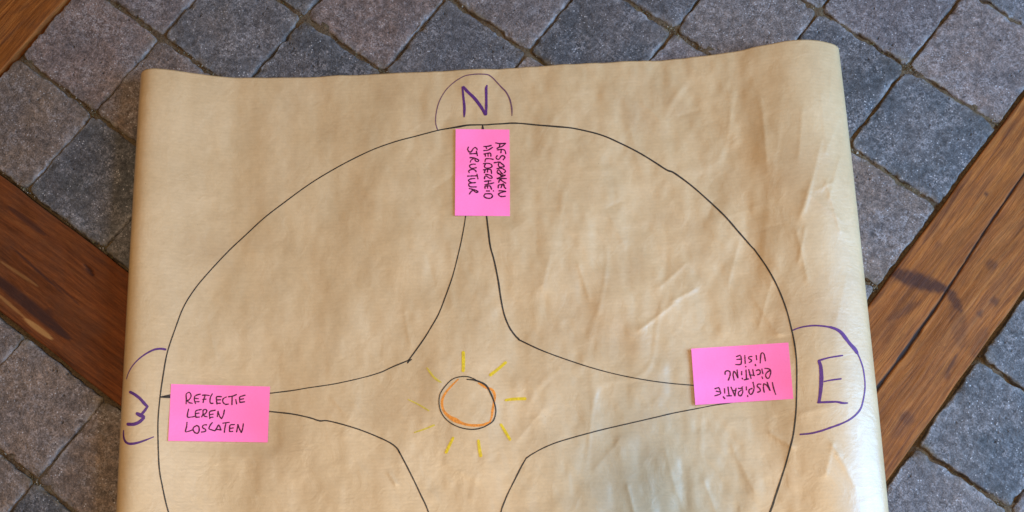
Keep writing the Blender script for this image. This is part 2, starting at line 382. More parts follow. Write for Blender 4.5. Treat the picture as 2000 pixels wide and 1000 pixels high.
def beam(name, x0, x1, y0, y1, along_y, mat, marks, crack=None, ztop=0.0015, label=None):
    """long timber with eased arrises; local x runs along the grain"""
    L = (y1 - y0) if along_y else (x1 - x0); W = (x1 - x0) if along_y else (y1 - y0)
    e = np.array([0, 0.0003, 0.001, 0.002, 0.0035])
    u = np.concatenate([[0], np.linspace(0.002, L - 0.002, int(L / 0.005)), [L]]) - L / 2
    nin = int(W / 0.0013)
    v = np.concatenate([e, np.linspace(0.005, W - 0.005, nin), W - e[::-1]]) - W / 2
    U, Vv = np.meshgrid(u, v)
    cx, cy = (x0 + x1) / 2, (y0 + y1) / 2
    if along_y: PX, PY = cx - Vv, cy + U
    else: PX, PY = cx + U, cy + Vv
    ed = W / 2 - np.abs(Vv)
    rz = 0.0022 + 0.0009 * vnoise(U / 0.05, Vv / 0.05 + 3, 5)
    q = np.clip((rz - ed) / rz, 0, 1)
    Z = ztop - rz * (1 - np.sqrt(np.maximum(1 - q * q, 0)))
    Z += 0.0009 * vnoise(U / 0.16, Vv / 0.03, 11) + 0.00025 * vnoise(U / 0.05, Vv / 0.004, 12) + 0.0004 * vnoise(U / 0.02, Vv / 0.02, 13)
    Vs = Vv + np.sign(Vv) * np.exp(-ed / 0.004) * 0.0008 * vnoise(U / 0.04, np.sign(Vv) * 3, 21)
    dark = np.zeros_like(U); light = np.zeros_like(U); ck = np.zeros_like(U)
    for mk in marks:
        kind, rest = mk[0], mk[1:]
        if kind == 'lens': dark = np.maximum(dark, rest[3] * lens_mask(PX, PY, rest[0], rest[1], rest[2]))
        if kind == 'spot': dark = np.maximum(dark, rest[2] * spot(PX, PY, rest[0], rest[1]))
        if kind == 'gold': light = np.maximum(light, rest[3] * lens_mask(PX, PY, rest[0], rest[1], rest[2]))
        if kind == 'gouge':
            g = lens_mask(PX, PY, rest[0], rest[1], rest[2]); dark = np.maximum(dark, rest[3] * g); Z -= 0.003 * g
    if crack:
        pts = [at(*c[:2]) for c in crack]
        for a, b, ca, cb in zip(pts[:-1], pts[1:], crack[:-1], crack[1:]):
            d, t, s_ = seg(PX, PY, a, b)
            wd = (ca[2] + (cb[2] - ca[2]) * np.clip(t, 0, 1)) * 0.5 * S / 205 * (1 + 0.25 * vnoise(U / 0.012, 0 * U, 31))
            g = smooth(1.25, 0.7, d / wd); ck = np.maximum(ck, g)
        Z -= 0.0035 * ck
    ny, nx = U.shape
    P = np.stack([U, Vs, Z], -1).reshape(-1, 3)
    ring = np.concatenate([np.arange(nx), np.arange(1, ny) * nx + nx - 1, (ny - 1) * nx + np.arange(nx - 2, -1, -1), np.arange(ny - 2, 0, -1) * nx])
    low = P[ring].copy(); low[:, 2] = -0.05
    nv = len(P); nr = len(ring); jj = np.arange(nr); j2 = (jj + 1) % nr
    o = mesh_obj(name, np.concatenate([P, low]), np.concatenate([grid_faces(ny, nx), np.stack([ring, nv + jj, nv + j2, ring[j2]], -1)]), mat, floor, loc=(cx, cy, 0))
    if along_y: o.rotation_euler = (0, 0, math.pi / 2)
    z = np.zeros(nr)
    set_attr(o, 'dark', np.concatenate([dark.ravel(), z])); set_attr(o, 'light', np.concatenate([light.ravel(), z])); set_attr(o, 'crack', np.concatenate([ck.ravel(), z]))
    if label: o['label'] = label
    return o
beam('wooden_beam', XR0 + 0.001, XR1, -8 * S, 10 * S, True, M_OAK,
     [('lens', (1728, 528), (1850, 568), 21, 0.88), ('lens', (1850, 562), (1876, 612), 12, 0.75), ('lens', (1732, 628), (1800, 588), 10, 0.45),
      ('spot', (1936, 518), 15, 0.55), ('spot', (1941, 590), 12, 0.6), ('spot', (1913, 614), 10, 0.6), ('spot', (1925, 380), 6, 0.8), ('spot', (1832, 478), 10, 0.35),
      ('lens', (1862, 590), (1878, 680), 20, 0.30), ('lens', (1900, 700), (1925, 640), 16, 0.35), ('lens', (1845, 735), (1870, 690), 4, 0.6), ('spot', (1770, 818), 20, 0.55),
      ('spot', (1758, 840), 26, 0.3), ('spot', (1850, 735), 9, 0.5), ('lens', (1700, 600), (1790, 470), 9, 0.35), ('lens', (1800, 480), (1900, 330), 8, 0.3), ('spot', (1960, 300), 18, 0.25)],
     crack=[(2300, -110, 3), (2000, 340, 3.6), (1935, 434, 4.6), (1850, 566, 4.4), (1835, 590, 5), (1800, 640, 7), (1770, 683, 7), (1712, 760, 6.5), (1500, 1080, 6)],
     label='orange-brown timber beam with a long crack and dark knots')
beam('wooden_beam', -9 * S, XR0 - 0.002, YL0, YL1, False, M_RED,
     [('lens', (-30, 525), (140, 665), 15, 0.95), ('spot', (92, 615), 17, 0.7), ('gouge', (167, 518), (183, 540), 5, 0.95), ('lens', (18, 405), (92, 462), 8, 0.6),
      ('lens', (20, 480), (125, 575), 3, 0.8), ('lens', (100, 545), (160, 600), 2.5, 0.6), ('gold', (48, 622), (104, 664), 7, 0.75), ('gold', (-10, 570), (50, 622), 4, 0.45), ('gold', (0, 510), (75, 560), 4, 0.3),
      ('lens', (-40, 590), (60, 650), 5, 0.6), ('lens', (180, 500), (250, 545), 6, 0.3)],
     label='dark reddish-brown timber beam with a black scar')
beam('wooden_beam', XC0, XC1, YL1 + 0.002, 8 * S, True, M_OAK, [('lens', (20, 30), (60, 10), 8, 0.3), ('lens', (0, 90), (50, 40), 5, 0.35)],
     label='short visible end of an orange-brown timber beam')

# ------------------------------------------------------------------ the kraft paper sheet
L0 = at(277, 152, 0.02); R0 = at(1642, 92, 0.02)
E1 = (R0 - L0); E1 /= np.linalg.norm(E1); E2 = np.array([E1[1], -E1[0], 0.0])
def av(p): d = p - L0; return np.array([d @ E1, d @ E2])
LP = np.array([av(at(x, y, 0.02)) for x, y in [(277, 152), (265, 340), (258, 450), (254, 540), (246, 680), (237, 850), (229, 1000), (206, 1400)]])
RP = np.array([av(at(x, y, 0.02)) for x, y in [(1641, 92), (1651, 190), (1664, 300), (1680, 420), (1691, 540), (1701, 640), (1713, 740), (1724, 850), (1738, 1000), (1778, 1400)]])
cl = np.polyfit(LP[:, 1], LP[:, 0], 3); crr = np.polyfit(RP[:, 1], RP[:, 0], 3)
LEN = 1.06
lprof = np.array([(0.060, .0035), (0.040, .002), (0.022, .0022), (0.010, .0055), (0.003, .012), (0, .0205), (0.003, .029), (0.011, .0355), (0.024, .038), (0.045, .034), (0.075, .025), (0.11, .016), (0.15, .010), (0.20, .0075)])
rprof = np.array([(0.060, .0035), (0.040, .002), (0.022, .0022), (0.009, .006), (0.002, .0095), (0, .0145), (0.003, .0205), (0.010, .0265), (0.022, .0320), (0.037, .0367), (0.056, .039), (0.080, .0368), (0.115, .027), (0.15, .016), (0.20, .0095), (0.25, .0075)])
def dense(pr, n=160):
    P = np.vstack([2 * pr[0] - pr[1], pr, 2 * pr[-1] - pr[-2]]); out = []
    for i in range(1, len(P) - 2):
        for t in np.linspace(0, 1, 24, endpoint=False):
            a, b, c, d = P[i - 1], P[i], P[i + 1], P[i + 2]
            out.append(0.5 * ((2 * b) + (c - a) * t + (2 * a - 5 * b + 4 * c - d) * t * t + (3 * b - a - 3 * c + d) * t ** 3))
    out.append(P[-2]); return np.array(out)
lp, rp = dense(lprof), dense(rprof)
la = np.r_[0, np.cumsum(np.hypot(*np.diff(lp, axis=0).T))]; ra = np.r_[0, np.cumsum(np.hypot(*np.diff(rp, axis=0).T))]
LA, RA = la[-1], ra[-1]; MID = 0.50; TOT = LA + MID + RA          # u runs in metres along the sheet's own width
CREASES = [  # photo points, height m, width m
    ((1250, 645), (1312, 597), .0016, .006), ((1316, 588), (1356, 566), .0013, .005), ((1290, 560), (1340, 515), .0013, .008), ((1480, 640), (1500, 560), .0012, .010),
    ((1560, 430), (1592, 300), .0016, .006), ((1590, 210), (1602, 320), .0012, .004), ((1600, 320), (1630, 250), .0014, .006), ((1562, 400), (1630, 450), .0014, .005),
    ((1600, 380), (1628, 470), .0024, .0045), ((1628, 330), (1605, 410), .0020, .005), ((1570, 380), (1552, 440), .0014, .006), ((1585, 395), (1610, 380), .0016, .004), ((1640, 470), (1655, 560), .0012, .007), ((1612, 170), (1608, 215), .0012, .004), ((1545, 470), (1565, 560), .0012, .006), ((1470, 590), (1530, 690), .0012, .012), ((1130, 520), (1150, 580), .0014, .008),
    ((1500, 850), (1540, 880), .0014, .004), ((1620, 900), (1655, 960), .0014, .005), ((1600, 935), (1612, 880), .0012, .005), ((1610, 880), (1640, 925), .0012, .004),
    ((790, 610), (800, 670), .0010, .008), ((1225, 950), (1240, 1010), .0016, .007), ((1375, 940), (1400, 1005), .0013, .008), ((760, 925), (772, 945), .0012, .003),
    ((650, 780), (668, 800), .0008, .004), ((1010, 860), (1060, 800), .0008, .010), ((1230, 250), (1250, 330), .0008, .012), ((1060, 560), (1075, 500), .0010, .010),
    ((1640, 560), (1620, 640), .0010, .006), ((1480, 215), (1490, 330), .0024, .020), ((1420, 560), (1440, 480), .0010, .010), ((410, 620), (425, 700), .0007, .01),
    ((1430, 875), (1470, 960), .0012, .010), ((1300, 880), (1320, 960), .0012, .012), ((1555, 240), (1548, 330), .0012, .008), ((1190, 420), (1215, 470), .0010, .010)]
CR = [(av(at(*a, .008)), av(at(*b, .008)), h, wd) for a, b, h, wd in CREASES]
FLAT = [(av(at(328, 750, .008)), av(at(527, 864, .008))), (av(at(1352, 672, .012)), av(at(1548, 790, .012))), (av(at(888, 252, .008)), av(at(996, 422, .008)))]
_r = random.Random(21)
for _ in range(60):
    a0 = _r.uniform(0.10, 0.98); v0 = _r.uniform(0.02, 1.02)
    if a0 < 0.5 and _r.random() < 0.6: continue
    an = _r.uniform(0, math.pi); ll = _r.uniform(0.01, 0.05)
    CR.append((np.array([a0, v0]), np.array([a0 + ll * math.cos(an), v0 + ll * math.sin(an)]), _r.choice([-1, 1]) * _r.uniform(0.0003, 0.0010), _r.uniform(0.003, 0.007)))

def sheet(u, v, disp=True):
    """point of the sheet: u metres across its width (folded-under edges included), v metres down it"""
    u = np.asarray(u, float); v = np.asarray(v, float)
    aL = np.polyval(cl, v); aR = np.polyval(crr, v)
    hs = 1 + 0.07 * vnoise(v / 0.22, 0 * v + 1.5, 61); hr = 1 + 0.10 * vnoise(v / 0.18, 0 * v + 7.5, 62)
    dl = np.interp(u, la, lp[:, 0]); zl = np.interp(u, la, lp[:, 1]) * hs
    ur = TOT - u
    dr = np.interp(ur, ra, rp[:, 0]); zr = np.interp(ur, ra, rp[:, 1]) * hr
    t = np.clip((u - LA) / MID, 0, 1)
    aM = (aL + .20) * (1 - t) + (aR - .25) * t
    a = np.where(u < LA, aL + dl, np.where(ur < RA, aR - dr, aM))
    z = np.where(u < LA, zl, np.where(ur < RA, zr, (.0075 * hs) * (1 - t) + (.0075 * hr) * t))
    if disp:
        m = smooth(LA * 0.48, LA * 0.70, u) * smooth(RA * 0.44, RA * 0.62, ur)
        rt = smooth(0.1, 0.75, a)
        d = 0.0021 * vnoise(a / 0.085, v / 0.21, 1) + 0.0013 * vnoise(a / 0.045 + 3, v / 0.085, 2) + (0.0005 + 0.0006 * rt) * vnoise(a / 0.022, v / 0.05, 3)
        d += (0.00018 + 0.00022 * rt) * vnoise(a / 0.010, v / 0.016, 4)
        rg = 1 - np.abs(vnoise(a / 0.07 + v * 2, v / 0.10, 8)); d += 0.0004 * rt * smooth(0.80, 1.0, rg)
        dc = 0 * a
        for A, B, h, wd in CR:
            box = (np.abs(a - (A[0] + B[0]) / 2) < 0.1) & (np.abs(v - (A[1] + B[1]) / 2) < 0.1)
            if not box.any(): continue
            ds, tt, sd = seg(a, v, A, B)
            dc = dc + h * np.exp(-np.abs(ds) / wd) * np.where(sd > 0, 1.0, np.exp(-np.abs(sd) / wd * 0.8))
        for A_, B_ in FLAT:          # the glued notes hold the paper flat under them
            qx = np.maximum(np.abs(a - (A_[0] + B_[0]) / 2) - abs(B_[0] - A_[0]) / 2, 0); qy = np.maximum(np.abs(v - (A_[1] + B_[1]) / 2) - abs(B_[1] - A_[1]) / 2, 0)
            d = d * (0.22 + 0.78 * smooth(0.0, 0.022, np.hypot(qx, qy)))
        mc = smooth(LA * 0.48, LA * 0.70, u) * smooth(ra[5 * 24] + 0.006, ra[5 * 24] + 0.03, ur)
        for A_, B_ in FLAT:
            dc = dc * smooth(0.0, 0.004, np.maximum(np.abs(a - (A_[0] + B_[0]) / 2) - abs(B_[0] - A_[0]) / 2, np.abs(v - (A_[1] + B_[1]) / 2) - abs(B_[1] - A_[1]) / 2))
        z = z + d * m + dc * mc * (0.42 + 0.58 * smooth(0.11, 0.17, ur))
        # the top edge of the sheet wanders a little
    w_ = 0.0010 * vnoise(a / 0.12, 0 * a + 2.2, 15) * np.exp(-v / 0.05)
    return L0 + E1 * a[..., None] * 1.0 + E2 * (v + w_)[..., None] * 1.0 + np.stack([0 * z, 0 * z, z - L0[2]], -1)

u = np.linspace(0, TOT, 620); v = np.linspace(0, LEN, 560)
UU, VV = np.meshgrid(u, v)
PS = sheet(UU, VV)
PSl = np.stack([(PS - L0) @ E1, (PS - L0) @ E2, PS[..., 2]], -1)
# rows run across, columns down: local frame of the sheet has x across, y down (so z would point down): use -y
PSl[..., 1] *= -1
paper = mesh_obj('kraft_paper_sheet', PSl, grid_faces(*UU.shape, flip=True), M_KRAFT)
paper.location = (L0[0], L0[1], 0); paper.rotation_euler = (0, 0, math.atan2(E1[1], E1[0]))
sd = paper.modifiers.new('thickness', 'SOLIDIFY'); sd.thickness = 0.00025; sd.offset = -1
paper['label'] = 'brown kraft paper sheet with a hand-drawn compass rose, its sides curled under, on the paving'
paper['category'] = 'paper sheet'

def project(P):
    X = (P - CAM) @ R.T
    return F * X[..., 0] / X[..., 2] + CX, F * X[..., 1] / X[..., 2] + CY
def find(px, py):
    """sheet coordinates (u, v) seen at photo pixels"""
    px = np.asarray(px, float); py = np.asarray(py, float)
    p0 = np.array([at(x, y, .01) for x, y in zip(px, py)])
    a = (p0 - L0) @ E1; vv = (p0 - L0) @ E2
    aL = np.polyval(cl, vv); aR = np.polyval(crr, vv)
    uu = np.clip(LA + (a - aL - .2) / (aR - aL - .45) * MID, 0, TOT)
    uu = np.where(a - aL < .2, LA - (.2 - (a - aL)), uu); uu = np.where(aR - a < .25, TOT - RA + (.25 - (aR - a)), uu)
    ul = la[5 * 24] - 0.001; ur_ = TOT - ra[5 * 24] + 0.001
    uu = np.clip(uu, ul + .02, ur_ - .02)
    for it in range(14):
        h = 2e-4; x0, y0 = project(sheet(uu, vv, it > 3)); x1, y1 = project(sheet(uu + h, vv, it > 3)); x2, y2 = project(sheet(uu, vv + h, it > 3))
        a11, a12, a21, a22 = (x1 - x0) / h, (x2 - x0) / h, (y1 - y0) / h, (y2 - y0) / h
        det = a11 * a22 - a12 * a21; det = np.where(np.abs(det) < 2e4, np.sign(det + 1e-9) * 2e4, det)
        ex, ey = px - x0, py - y0
        du = np.clip((a22 * ex - a12 * ey) / det, -0.02, 0.02); dv = np.clip((-a21 * ex + a11 * ey) / det, -0.02, 0.02)
        uu = np.clip(uu + du * 0.8, ul, ur_); vv = np.clip(vv + dv * 0.8, -0.01, LEN + 0.3)
    return uu, vv
def on_sheet(px, py, lift=0.00035):
    uu, vv = find(px, py); h = 6e-4
    P = sheet(uu, vv); n = np.cross(sheet(uu, vv + h) - P, sheet(uu + h, vv) - P)
    n /= np.linalg.norm(n, axis=-1, keepdims=True); n *= np.sign(n[..., 2:3] + 1e-9)
    return P + n * lift

def resample(pts, step, curved=True):
    P = np.array(pts, float)                  # columns x, y, width
    if len(P) > 2 and curved:
        Q = np.vstack([2 * P[0] - P[1], P, 2 * P[-1] - P[-2]]); out = []
        for i in range(1, len(Q) - 2):
            n = max(2, int(np.hypot(*(Q[i + 1] - Q[i])[:2]) / step))
            for t in np.arange(n) / n:
                a, b, c, d = Q[i - 1], Q[i], Q[i + 1], Q[i + 2]
                out.append(0.5 * ((2 * b) + (c - a) * t + (2 * a - 5 * b + 4 * c - d) * t * t + (3 * b - a - 3 * c + d) * t ** 3))
        out.append(P[-1]); P2 = np.array(out)
    else:
        out = []
        for a, b in zip(P[:-1], P[1:]):
            n = max(2, int(np.hypot(*(b - a)[:2]) / step))
            for t in np.arange(n) / n: out.append(a + (b - a) * t)
        out.append(P[-1]); P2 = np.array(out)
    return P2

def ribbons(name, strokes, mat, surf, parent, step=2.5, width=None, curved=True, lab=None, jit=0.10):
    """pen strokes as thin ink films lying on a surface; a stroke is [(x, y[, width]), ...] in photo pixels"""
    pv, pf, off = [], [], 0
    wk = 1.15 if mat is M_PURPLE else 1.0
    for st in strokes:
        st = [(p[0], p[1], (p[2] if len(p) > 2 else width) * wk) for p in st]
        P = resample(st, step, curved)
        d = np.gradient(P[:, :2], axis=0); d /= np.maximum(np.linalg.norm(d, axis=1, keepdims=True), 1e-6)
        nrm = np.stack([-d[:, 1], d[:, 0]], -1)
        wd = P[:, 2] / 2 * (1 + jit * vnoise(np.arange(len(P)) / 3.1, np.full(len(P), off * 0.37 + 0.5), 17))
        # rounded ends
        e0 = P[:1, :2] - d[:1] * wd[:1, None] * 0.7; e1 = P[-1:, :2] + d[-1:] * wd[-1:, None] * 0.7
        C = np.vstack([e0, P[:, :2], e1]); wN = np.r_[wd[0] * 0.45, wd, wd[-1] * 0.45]; NN = np.vstack([nrm[:1], nrm, nrm[-1:]])
        k = 3
        rows = [C + NN * wN[:, None] * s_ for s_ in (-1, 0, 1)]
        A = np.stack(rows, 1).reshape(-1, 2)
        pv.append(A); pf.append(grid_faces(len(C), k, off)); off += len(A)
    A = np.concatenate(pv); P3 = surf(A[:, 0], A[:, 1]); Fq = np.concatenate(pf)
    o = mesh_obj(name, P3, Fq, mat)
    o.parent = parent; o.matrix_parent_inverse = Matrix.LocRotScale(parent.location, parent.rotation_euler, None).inverted()
    if lab: o['label'] = lab
    return o

# --- the drawing
circle = [(309, 874, 3), (311, 914, 3), (316.6, 947, 3), (329, 1000, 3), (350, 1050, 3), (400, 1110, 3), (500, 1210, 3), (640, 1300, 3), (800, 1360, 3), (980, 1385, 3), (1150, 1350, 3), (1300, 1270, 3.4), (1400, 1180, 3.6), (1470, 1080, 4),
          (1504, 1000, 4.4), (1513.9, 970.7, 4.4), (1523.6, 941.5, 3.8), (1535, 905.7, 3.4), (1544, 871.6, 3.8), (1549.6, 847, 3.8), (1554.5, 805, 3.4), (1556, 757, 3.2), (1556, 713, 3.2), (1553, 679, 3.2), (1546, 643, 3.2), (1534.7, 600.8, 3.2), (1518, 559, 3.3), (1498, 522.4, 3.2),
          (1475, 489.6, 3.2), (1467.5, 481.5, 3), (1442, 452.4, 3.4), (1414, 420.5, 3.4), (1375, 384, 3), (1347, 360, 3), (1316, 337.6, 3.3), (1302, 332, 3.2), (1274, 314, 3), (1246, 297.3, 3), (1212.8, 280.5, 3), (1173.6, 263.7, 2.8), (1123, 251.4, 2.8), (1086, 247.4, 3.2), (1050, 244.5, 2.8),
          (1019.6, 241.5, 2.8), (999.9, 240.7, 3.2), (980.4, 242, 2.8), (963.5, 242.8, 2.7), (950.5, 244, 2.6), (931, 244.1, 2.8), (912.8, 244.8, 3.4), (895.9, 247.8, 3.6), (876.4, 251, 2.6), (855.6, 254.8, 2.3), (813, 266, 2.3), (775, 276, 2.2), (732, 291, 2.2), (689, 311, 2.2), (645.6, 334.5, 2.3),
          (602, 361.5, 2.3), (554, 396.6, 2.3), (516, 426, 2.3), (478, 461, 2.4), (446, 491, 2.4), (408, 531.6, 2.4), (381, 564, 2.5), (359, 599, 2.5), (343, 640, 2.5), (327, 688, 2.7), (319, 731, 3), (312.6, 776, 2.8), (308.6, 824, 2.8), (309, 874, 3)]
ribbons('drawn_circle', [circle], M_BLACK, on_sheet, paper)
SL = [[(527, 768.3, 2.4), (570, 763, 2.2), (603.6, 757.4, 2.1), (654, 749.8, 2.1), (707, 738, 2.2), (743, 727.5, 2.3), (766, 717, 2.5), (800, 703, 2.7)],
      [(796, 709, 3), (799, 705, 3.4), (804, 702, 2.4)],
      [(798, 704, 3), (826.7, 664, 2.8), (842, 639.4, 2.7), (857, 612.8, 2.6), (870.4, 578.6, 2.6), (883.7, 540.6, 2.5), (893.2, 504.5, 2.3), (900.8, 472, 2.3), (906.5, 441.8, 2.2), (909.8, 420, 2.2)],
      [(950.2, 420, 3.4), (954, 453, 3.3), (957.8, 481.7, 3.6), (965.4, 510, 3.3), (973, 548, 3.6), (978.7, 586, 3.4), (984.4, 612.8, 3.4), (993.9, 637.5, 3.3), (1005.3, 654.5, 3.5), (1014, 663.3, 3.6)],
      [(1013, 663.5, 3.2), (1056, 683.6, 2.5), (1100.7, 700.4, 2.3), (1151, 717, 2.2), (1201.5, 730.6, 2.1), (1252, 740.7, 2.1), (1302, 748, 2.1), (1358, 753, 2.1)],
      [(1440, 784, 2.2), (1421, 787.8, 2.2), (1395, 791.5, 2.1), (1359.5, 798.5, 2.2), (1317, 806.6, 2.4), (1275, 816.4, 2.4), (1226, 827.7, 2.4), (1177.5, 839, 2.4), (1132, 851, 2.4), (1089.7, 863.5, 2.5), (1063.7, 873.9, 2.4), (1041, 886, 2.6), (1027.6, 895, 3)],
      [(1028, 894.5, 2.8), (1018, 912, 3), (1005, 938, 2.9), (992, 964, 3), (982.5, 987, 3.2), (978.6, 1000, 3), (960, 1080, 3), (948, 1180, 3), (940, 1260, 3)],
      [(525, 803.6, 2.8), (570, 808.6, 2.6), (603.6, 815.6, 2.8), (624.6, 822, 3), (640, 822, 2.7), (676.4, 831, 2.6), (710, 842, 2.7), (738, 853.4, 2.7), (760.4, 864, 2.9), (774.4, 874.4, 3), (781, 884.6, 3.4)],
      [(780, 883, 3.2), (794, 909.4, 2.9), (808, 937.4, 2.9), (822, 966.8, 3), (836.6, 1000, 3), (865, 1090, 3), (885, 1190, 3), (895, 1260, 3)]]
for s_ in SL: ribbons('drawn_star_line', [s_], M_BLACK, on_sheet, paper)
ribbons('drawn_tick', [[(942.7, 245, 2.2), (943, 252, 5.5), (943, 256, 5)]], M_BLACK, on_sheet, paper)
ribbons('drawn_tick', [[(313, 775.5, 3), (324, 776, 3.2), (338, 776.5, 3.4)], [(314, 775.5, 2.4), (322, 773.5, 2.4), (338, 770.5, 2.4)], [(318, 774.8, 2.4), (338, 773.8, 3)]], M_BLACK, on_sheet, paper)
ribbons('drawn_arch', [[(855, 253.5, 2.2), (852.3, 247, 2.2), (850.8, 237.9, 2.1), (851.4, 226, 2), (853, 215.8, 2), (855.6, 205.4, 2), (859.5, 195, 2), (866, 183.3, 2), (873.8, 172.9, 1.9), (884.2, 163.1, 1.9), (895.9, 154.7, 1.9), (908.9, 148.2, 2), (923.2, 145.6, 2.1), (936.2, 144.9, 2.2),
                (950.5, 145.6, 2.3), (957, 148.2, 2.4), (963.5, 153.4, 2.5)], [(963.5, 153.4, 2.5), (971.3, 161.8, 2.6), (980.4, 171.6, 2.8), (986.9, 178, 3), (992, 185.9, 3.2), (996, 195, 3.1), (998.6, 205.4, 3.1), (999.9, 215.8, 3), (999.9, 226.2, 1.8)]], M_PURPLE_THIN, on_sheet, paper, lab='thin purple arch drawn over the letter N')
ribbons('drawn_letter', [[(903.2, 170.3, 3.6), (905, 188.5, 4), (907, 208, 4.2), (907, 221, 4.2), (906.5, 228.8, 2)], [(905.5, 170, 4.6), (912.8, 178.7, 5), (924.5, 189.8, 5.4), (932.3, 198.9, 5.4), (941.4, 211.9, 5.4), (947.7, 224, 5)],
                          [(948.9, 223.6, 5), (949.8, 208, 4.4), (949.8, 188.5, 4.6), (949.6, 172.9, 4.5), (951.3, 167, 2.6)]], M_PURPLE, on_sheet, paper, lab='purple letter N')
ribbons('drawn_arch', [[(1548.4, 645.2, 2.4), (1559.2, 641, 2.5), (1571.2, 638, 2.6), (1590.4, 636, 2.7), (1609.6, 637.3, 3), (1624, 639.7, 4)], [(1622, 639.2, 4), (1633.6, 643.3, 5.2), (1643.2, 650, 6), (1651.6, 660.8, 6), (1660, 671.6, 6), (1669.6, 682.4, 6), (1673.9, 689.6, 5)],
                        [(1673.5, 688, 3), (1679.2, 700.4, 2.4), (1685.2, 718.4, 2.3), (1688.3, 737.6, 2.5), (1689.3, 756.8, 2.5), (1686.4, 778.4, 2.7), (1681.6, 796.4, 3), (1673.2, 808.4, 3.2), (1660, 819.2, 3.2), (1643.2, 827.6, 3.3), (1621.6, 835.5, 3.4), (1602.4, 842, 3.4), (1583.2, 846.6, 3.3), (1562.8, 848.5, 3)]],
        M_PURPLE, on_sheet, paper, lab='purple arch drawn round the letter E')
ribbons('drawn_letter', [[(1599.5, 705.2, 5.5), (1602.9, 716, 6.5), (1604.3, 735.2, 6.8), (1603.4, 756.8, 6.4), (1601.2, 776, 6), (1599.5, 785.6, 6)], [(1598.8, 704.5, 3.4), (1619.2, 698.7, 2.8), (1645.6, 694.4, 2.8)], [(1609.6, 745.3, 2.4), (1624, 742.4, 2.6), (1642.7, 740, 3)],
                          [(1597.6, 786, 4), (1612, 785.6, 3.6), (1633.6, 785, 3.6), (1645.6, 787.3, 3.8), (1655.2, 787.3, 2.8)]], M_PURPLE, on_sheet, paper, lab='purple letter E')
ribbons('drawn_arch', [[(323.5, 682.8, 4.2), (314, 681.2, 4), (301.4, 683, 3.4), (288.8, 688.9, 2.7), (276.2, 697.3, 2.3), (265.7, 706.8, 2), (257.3, 717.3, 1.8), (251, 728.8, 1.6), (247.3, 740.4, 1.2)]], M_PURPLE, on_sheet, paper, lab='upper part of the broken purple arch on the curled left side')
ribbons('drawn_arch', [
                        [(241.8, 840.4, 1.6), (241.5, 846, 2.4), (242.2, 854.9, 3.2), (245, 862.2, 3.8), (251, 866.4, 4), (261.5, 866.4, 4), (274.1, 863.3, 3.4), (288.8, 858, 2.8), (300.4, 853.2, 1.8)]], M_PURPLE, on_sheet, paper, lab='lower part of the broken purple arch on the curled left side')
ribbons('drawn_letter', [[(254.2, 765.6, 5), (263.6, 770.8, 5.4), (274.1, 779.2, 5.2), (282.5, 788.7, 5), (288.4, 794.5, 4)], [(288.4, 793.5, 4), (282.5, 802.4, 4.6), (275.2, 810.8, 4.6)], [(267.5, 807.8, 5.5), (274, 811, 6.5), (281.5, 814.2, 5)],
                          [(281.2, 816, 5), (272, 824.4, 5.4), (261.5, 828.6, 6), (249.6, 828.6, 6)]], M_PURPLE, on_sheet, paper, lab='purple letter W lying on its side')
ribbons('drawn_sun_fill', [[(895.2, 740.6, 2.6), (882.2, 753.6, 3.4), (869.2, 769.2, 4), (863.5, 784.8, 4.8), (866.6, 801.7, 5), (877, 813.4, 6.5), (890, 820.9, 9), (901.7, 826.4, 6), (916, 830.3, 5), (931.6, 831, 5), (944.6, 829.5, 4.6), (957.6, 823.8, 3)],
                            [(957, 824, 3), (960.5, 814, 4), (962, 803, 4.6), (964.5, 787.4, 4.2), (966.5, 776, 4.8), (965, 767.4, 5.2), (960, 760.4, 4.6), (949, 756.8, 5), (941, 751.8, 4.4), (934.2, 748.4, 2.4)]], M_ORANGE, on_sheet, paper)
ribbons('drawn_sun_ring', [[(912, 741.1, 2.4), (926.4, 742.7, 3.2), (939.4, 747, 3.4), (949.8, 753.6, 3.6), (957.6, 766.6, 3.6), (964, 782.2, 3.2), (968, 797.8, 2.8), (967.4, 810.8, 2.6), (962.8, 822.5, 2.8), (952.4, 830.3, 2.7), (939.4, 836.2, 2.6), (923.8, 838.8, 2.7), (905.6, 836.8, 2.4), (890, 831.6, 2.4),
                            (877, 823.8, 2.4), (866.6, 813.4, 2.3), (860, 800.4, 2.3), (857.5, 784.8, 2.2), (860, 769.2, 2.2), (869.2, 754.9, 2.3), (882.2, 741.9, 2.2), (895.2, 736.7, 2.2), (910.8, 735.6, 2.3), (923.8, 739.3, 2.3), (936, 746.3, 2)]], M_BLACK, lambda a, b: on_sheet(a, b, 0.0006), paper)
